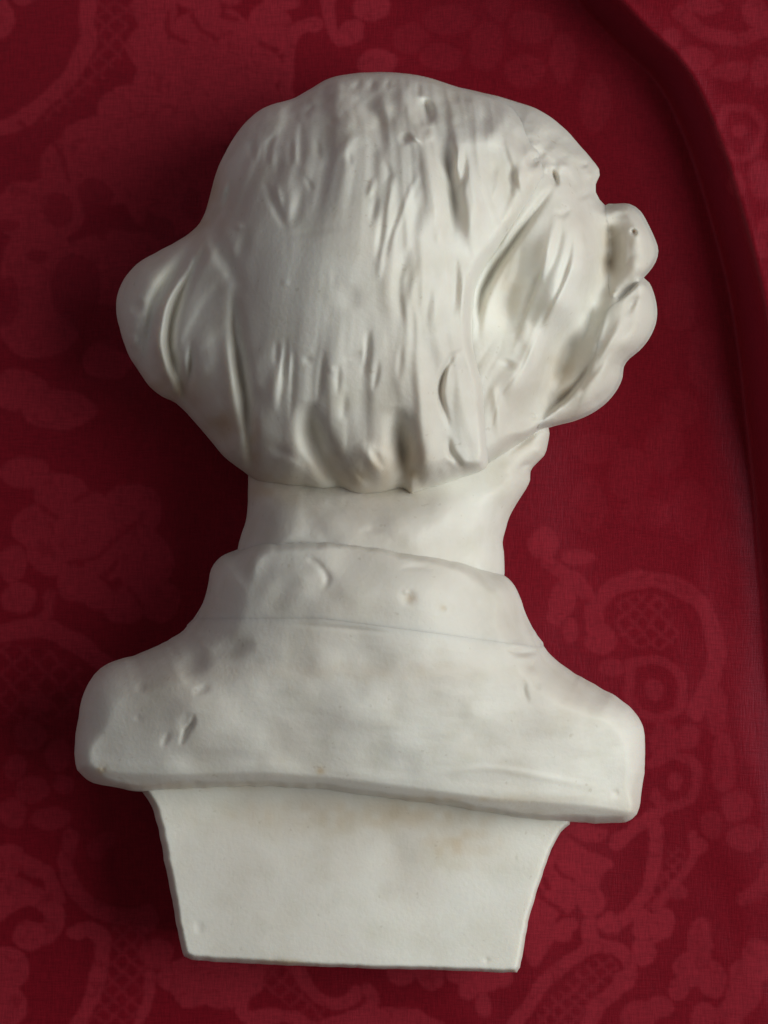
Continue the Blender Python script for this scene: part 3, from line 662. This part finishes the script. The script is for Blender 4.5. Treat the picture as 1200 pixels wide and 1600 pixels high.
hs = [
    # left side locks
    ([(336, 322), (312, 360), (286, 404), (260, 442), (240, 480), (231, 535), (234, 590)], 9, -17), ([(345, 330), (322, 372), (300, 410), (282, 446)], 6, 6), ([(318, 380), (294, 425), (264, 470), (254, 515), (256, 565), (276, 615), (296, 640)], 7, 12),
    ([(342, 330), (318, 390), (291, 440), (274, 482), (265, 530), (278, 580), (296, 630), (320, 665)], 8, -20), ([(300, 528), (299, 570), (295, 612)], 5, -11), ([(222, 480), (216, 548)], 5, -3), ([(238, 490), (230, 565)], 5, -3),
    ([(208, 520), (210, 550)], 5, 5), ([(244, 500), (243, 560)], 5, 5), ([(200, 450), (230, 425), (262, 405)], 22, 5), ([(222, 468), (205, 490)], 8, -5),
    ([(326, 300), (330, 345), (348, 395), (368, 430), (382, 468)], 10, -13), ([(366, 430), (368, 490), (375, 560), (384, 625), (391, 690), (394, 770)], 9, -24), ([(403, 600), (397, 650)], 7, -8),
    ([(354, 520), (362, 590), (372, 655)], 12, 9), ([(330, 650), (345, 675), (370, 700)], 20, -8), ([(320, 500), (322, 600)], 14, 5), ([(308, 385), (300, 425)], 4, -4), ([(330, 360), (320, 400)], 5, 6),
    # crown, left
    ([(436, 206), (422, 222), (418, 240), (414, 258)], 4.5, -10), ([(396, 216), (392, 250)], 4.5, -7), ([(403, 222), (400, 255)], 4, 4), ([(428, 232), (424, 262)], 4.5, 5), ([(455, 210), (453, 262)], 4.5, -6), ([(470, 185), (471, 262)], 5, -7),
    ([(494, 215), (500, 252)], 5, -6), ([(545, 235), (548, 260)], 4, -4), ([(462, 218), (462, 260)], 4.5, 4), ([(520, 225), (514, 262)], 6, -5), ([(438, 245), (432, 275)], 4, -4),
    ([(412, 280), (428, 318), (448, 360)], 5.5, -9), ([(431, 285), (440, 325)], 4, 4), ([(474, 262), (470, 310), (454, 360)], 9, -7), ([(454, 275), (451, 350)], 7, 4), ([(476, 275), (490, 300)], 4, -4),
    ([(362, 280), (354, 310), (350, 335)], 5, -9), ([(354, 280), (346, 315)], 5, 7), ([(342, 270), (332, 310)], 6, -5), ([(372, 345), (372, 360)], 5, 5), ([(385, 350), (370, 420)], 9, -5),
    ([(538, 168), (562, 158), (585, 172), (596, 205), (597, 245)], 10, -11), ([(600, 250), (608, 272), (600, 290)], 5, -6), ([(512, 190), (526, 184)], 6, -8), ([(530, 160), (515, 172)], 6, 6), ([(484, 165), (488, 172)], 6, -8), ([(470, 172), (455, 190)], 6, -5),
    ([(566, 122), (552, 142)], 4.5, -6), ([(583, 120), (578, 145)], 4.5, -8), ([(608, 120), (603, 142)], 4, -9), ([(594, 122), (590, 150)], 5, 4), ([(500, 150), (530, 145), (545, 155)], 6, 5), ([(558, 205), (545, 225), (520, 250)], 7, 4),
    # knot on the crown
    ([(640, 132), (632, 150), (642, 178), (650, 205)], 9, 12), ([(656, 150), (668, 172), (669, 196)], 7, -26), ([(652, 212), (646, 220)], 8, 12), ([(632, 205), (632, 228)], 6, -10), ([(668, 200), (676, 222)], 6, 6),
    ([(684, 195), (697, 235), (704, 280), (709, 330), (702, 385)], 10, -20), ([(664, 228), (676, 270), (684, 320), (682, 350)], 10, 7), ([(700, 140), (710, 155), (720, 150)], 6, -5), ([(655, 124), (650, 132)], 4, 5),
    ([(618, 270), (606, 318), (595, 372)], 6, 9), ([(586, 275), (575, 312)], 5, 7), ([(656, 268), (628, 328), (606, 392)], 5, 8), ([(610, 285), (598, 350), (588, 410)], 5, -8), ([(643, 290), (618, 348), (598, 410)], 5, -8), ([(590, 300), (580, 350)], 5, -5),
    ([(660, 300), (650, 350), (655, 370)], 9, -6), ([(690, 345), (686, 390)], 6, 5), ([(640, 380), (625, 440)], 6, -4), ([(660, 400), (640, 470), (630, 540)], 8, 4), ([(600, 380), (590, 440)], 5, 4),
    ([(718, 225), (712, 262), (708, 288)], 4, 9), ([(727, 222), (725, 270), (714, 312)], 5.5, -12), ([(740, 240), (744, 320), (724, 400)], 13, 9), ([(803, 245), (796, 300), (780, 352)], 8, -8), ([(818, 235), (806, 300), (775, 375)], 8, 5),
    ([(775, 250), (770, 285)], 5, -6), ([(780, 280), (768, 320)], 4, 5), ([(755, 200), (790, 215)], 16, 4), ([(790, 180), (800, 230)], 6, -4), ([(824, 243), (834, 250), (844, 257)], 9, -26), ([(830, 210), (844, 228), (842, 246)], 6, 9), ([(806, 205), (818, 232), (828, 248)], 5, -8),
    ([(815, 260), (805, 290)], 9, 5),
    # right of centre
    ([(706, 385), (711, 450), (700, 520)], 8, -10), ([(724, 380), (726, 470), (722, 545)], 9, 7), ([(690, 420), (680, 520)], 9, 5), ([(670, 440), (664, 520)], 6, -4),
    ([(724, 546), (706, 558), (692, 585), (687, 615), (696, 648), (703, 672)], 4.2, -13), ([(700, 680), (704, 705), (716, 722), (728, 738)], 4.5, -13), ([(722, 575), (725, 640), (730, 700)], 17, 10), ([(757, 610), (760, 660), (762, 720)], 6, -12),
    ([(655, 540), (660, 630), (668, 700), (682, 750)], 17, 13), ([(690, 725), (700, 750)], 8, 5), ([(708, 740), (722, 748)], 5, 4),
    ([(478, 625), (490, 680), (508, 722), (532, 758), (566, 784)], 17, -44), ([(616, 635), (628, 700), (635, 740), (638, 778)], 16, -42), ([(560, 690), (588, 728), (600, 765)], 13, 12), ([(578, 700), (602, 735)], 6, -8), ([(545, 730), (570, 750)], 5, -4), ([(548, 745), (575, 763)], 5, 4),
    ([(645, 742), (670, 750)], 12, -8), ([(410, 712), (450, 722), (480, 735)], 7, 6), ([(392, 744), (440, 760), (500, 774), (560, 786)], 14, -18), ([(420, 700), (455, 708)], 7, -5), ([(430, 560), (428, 650)], 10, 6), ([(470, 700), (500, 740)], 8, 6),
    ([(433, 530), (431, 572)], 3.6, -5), ([(448, 522), (443, 585), (435, 645)], 3.8, -8), ([(440, 540), (437, 620)], 4, 4), ([(459, 540), (457, 610), (452, 660)], 3.5, -6), ([(453, 545), (450, 600)], 3.5, 4), ([(506, 545), (500, 600), (494, 640)], 3.8, -7), ([(530, 565), (527, 620)], 3.2, -5),
    ([(576, 512), (573, 560), (566, 592)], 4, -9), ([(570, 530), (568, 575)], 3.5, 4), ([(592, 560), (583, 615)], 3.6, -7), ([(628, 535), (622, 600)], 4, -5), ([(540, 610), (535, 660)], 4, -4), ([(472, 562), (490, 563)], 5, -4), ([(520, 570), (515, 585)], 4, 3),
    ([(535, 563), (570, 550)], 3.5, -3), ([(440, 436), (452, 446)], 5, 1.5), ([(545, 440), (548, 490)], 14, -3), ([(400, 380), (500, 360), (560, 352)], 6, -2)]
_h2 = []
for pts, w, amp in hs:
    mx_ = sum(p[0] for p in pts) / len(pts)
    my_ = sum(p[1] for p in pts) / len(pts)
    if 410 < mx_ < 640 and 500 < my_ < 660 and w < 8: f_, g_ = 0.75, 1.25
    elif mx_ < 400: f_, g_ = 1.45, 1.3
    elif w >= 10: f_, g_ = 1.15, 1.15
    elif abs(amp) > 12: f_, g_ = 1.35, 1.1
    else: f_, g_ = 0.9, 1.1
    _h2.append((pts, w * g_, amp * f_))
hs = _h2
# finer hair strands following the comb direction
def flow(x, y):
    vx = (x - 610) / 420.0; vy = 1.0
    a = np.clip((430 - y) / 300, 0, 1)
    vx = vx * (0.9 * a - 0.25 * np.clip((y - 480) / 250, 0, 1))
    if x < 390: vx -= 0.55 * np.clip((470 - y) / 150, -0.9, 1) * np.clip((390 - x) / 80, 0, 1)
    if x > 760: vx = 0.35 - 0.9 * np.clip((y - 250) / 120, 0, 1)
    n = math.hypot(vx, vy); return vx / n, vy / n
def dens(x, y):
    v = 0.25
    v += 0.9 * math.exp(-((x - 520) / 120) ** 2 - ((y - 590) / 70) ** 2)
    v += 0.8 * math.exp(-((x - 450) / 90) ** 2 - ((y - 240) / 60) ** 2)
    v += 0.7 * math.exp(-((x - 670) / 90) ** 2 - ((y - 300) / 140) ** 2)
    v += 0.6 * math.exp(-((x - 260) / 60) ** 2 - ((y - 500) / 110) ** 2)
    v += 0.5 * math.exp(-((x - 650) / 90) ** 2 - ((y - 650) / 100) ** 2)
    return v
k = 0
while k < 70:
    x = rng.uniform(200, 850); y = rng.uniform(125, 740)
    if rng.rand() > dens(x, y): continue
    l = rng.uniform(25, 90); pts = [(x, y)]; cx_, cy_ = x, y
    wob = rng.uniform(-.12, .12)
    for s_ in range(3):
        vx, vy = flow(cx_, cy_); vx += wob
        cx_ += vx * l / 3; cy_ += vy * l / 3; pts.append((cx_, cy_))
    hs.append((pts, rng.uniform(4, 9), rng.choice([-1, -1, 1]) * rng.uniform(.4, 1.15) * (1.2 if dens(x, y) > .7 else .7)))
    k += 1
def hair_relief(X, Y):
    # locks combed down from the crown: ridges run along lines fanning out from above it
    u = (X - 610) / (Y + 420) * 900
    u = u + 55 * sstep(420, 300, X) * np.sin((Y - 330) / 190)
    u = u + 9 * fbm(X, Y, 130, 2)
    a = fbm(u, Y, 38, 2, 300) * 5.0
    b = fbm(u + 500, Y, 17, 2, 150) * 1.5
    c = (1 - np.abs(vnoise(u / 24 + 9, Y / 230 + 3))) ** 3
    m = 0.45 + 0.55 * np.clip(vnoise(X / 120 + 5, Y / 120 + 8) + 0.5, 0, 1)
    calm = 1 - 0.82 * np.exp(-((X - 485) / 140) ** 4 - ((Y - 420) / 130) ** 4)
    crown = 2.2 * fbm(X, Y, 24, 2) * sstep(260, 150, Y)
    return (a * 1.5 + (b * 1.6 - 1.3 * c) * m * (0.7 + 0.6 * sstep(560, 640, X))) * calm + crown * 2.0
sculpt('hair', hair_out, 170, hairE, hairR, strokes=hs, extra=hair_relief,
       mat=MARBLE, parent=bust, h=1.8, bottom=0.75, smooth=4)
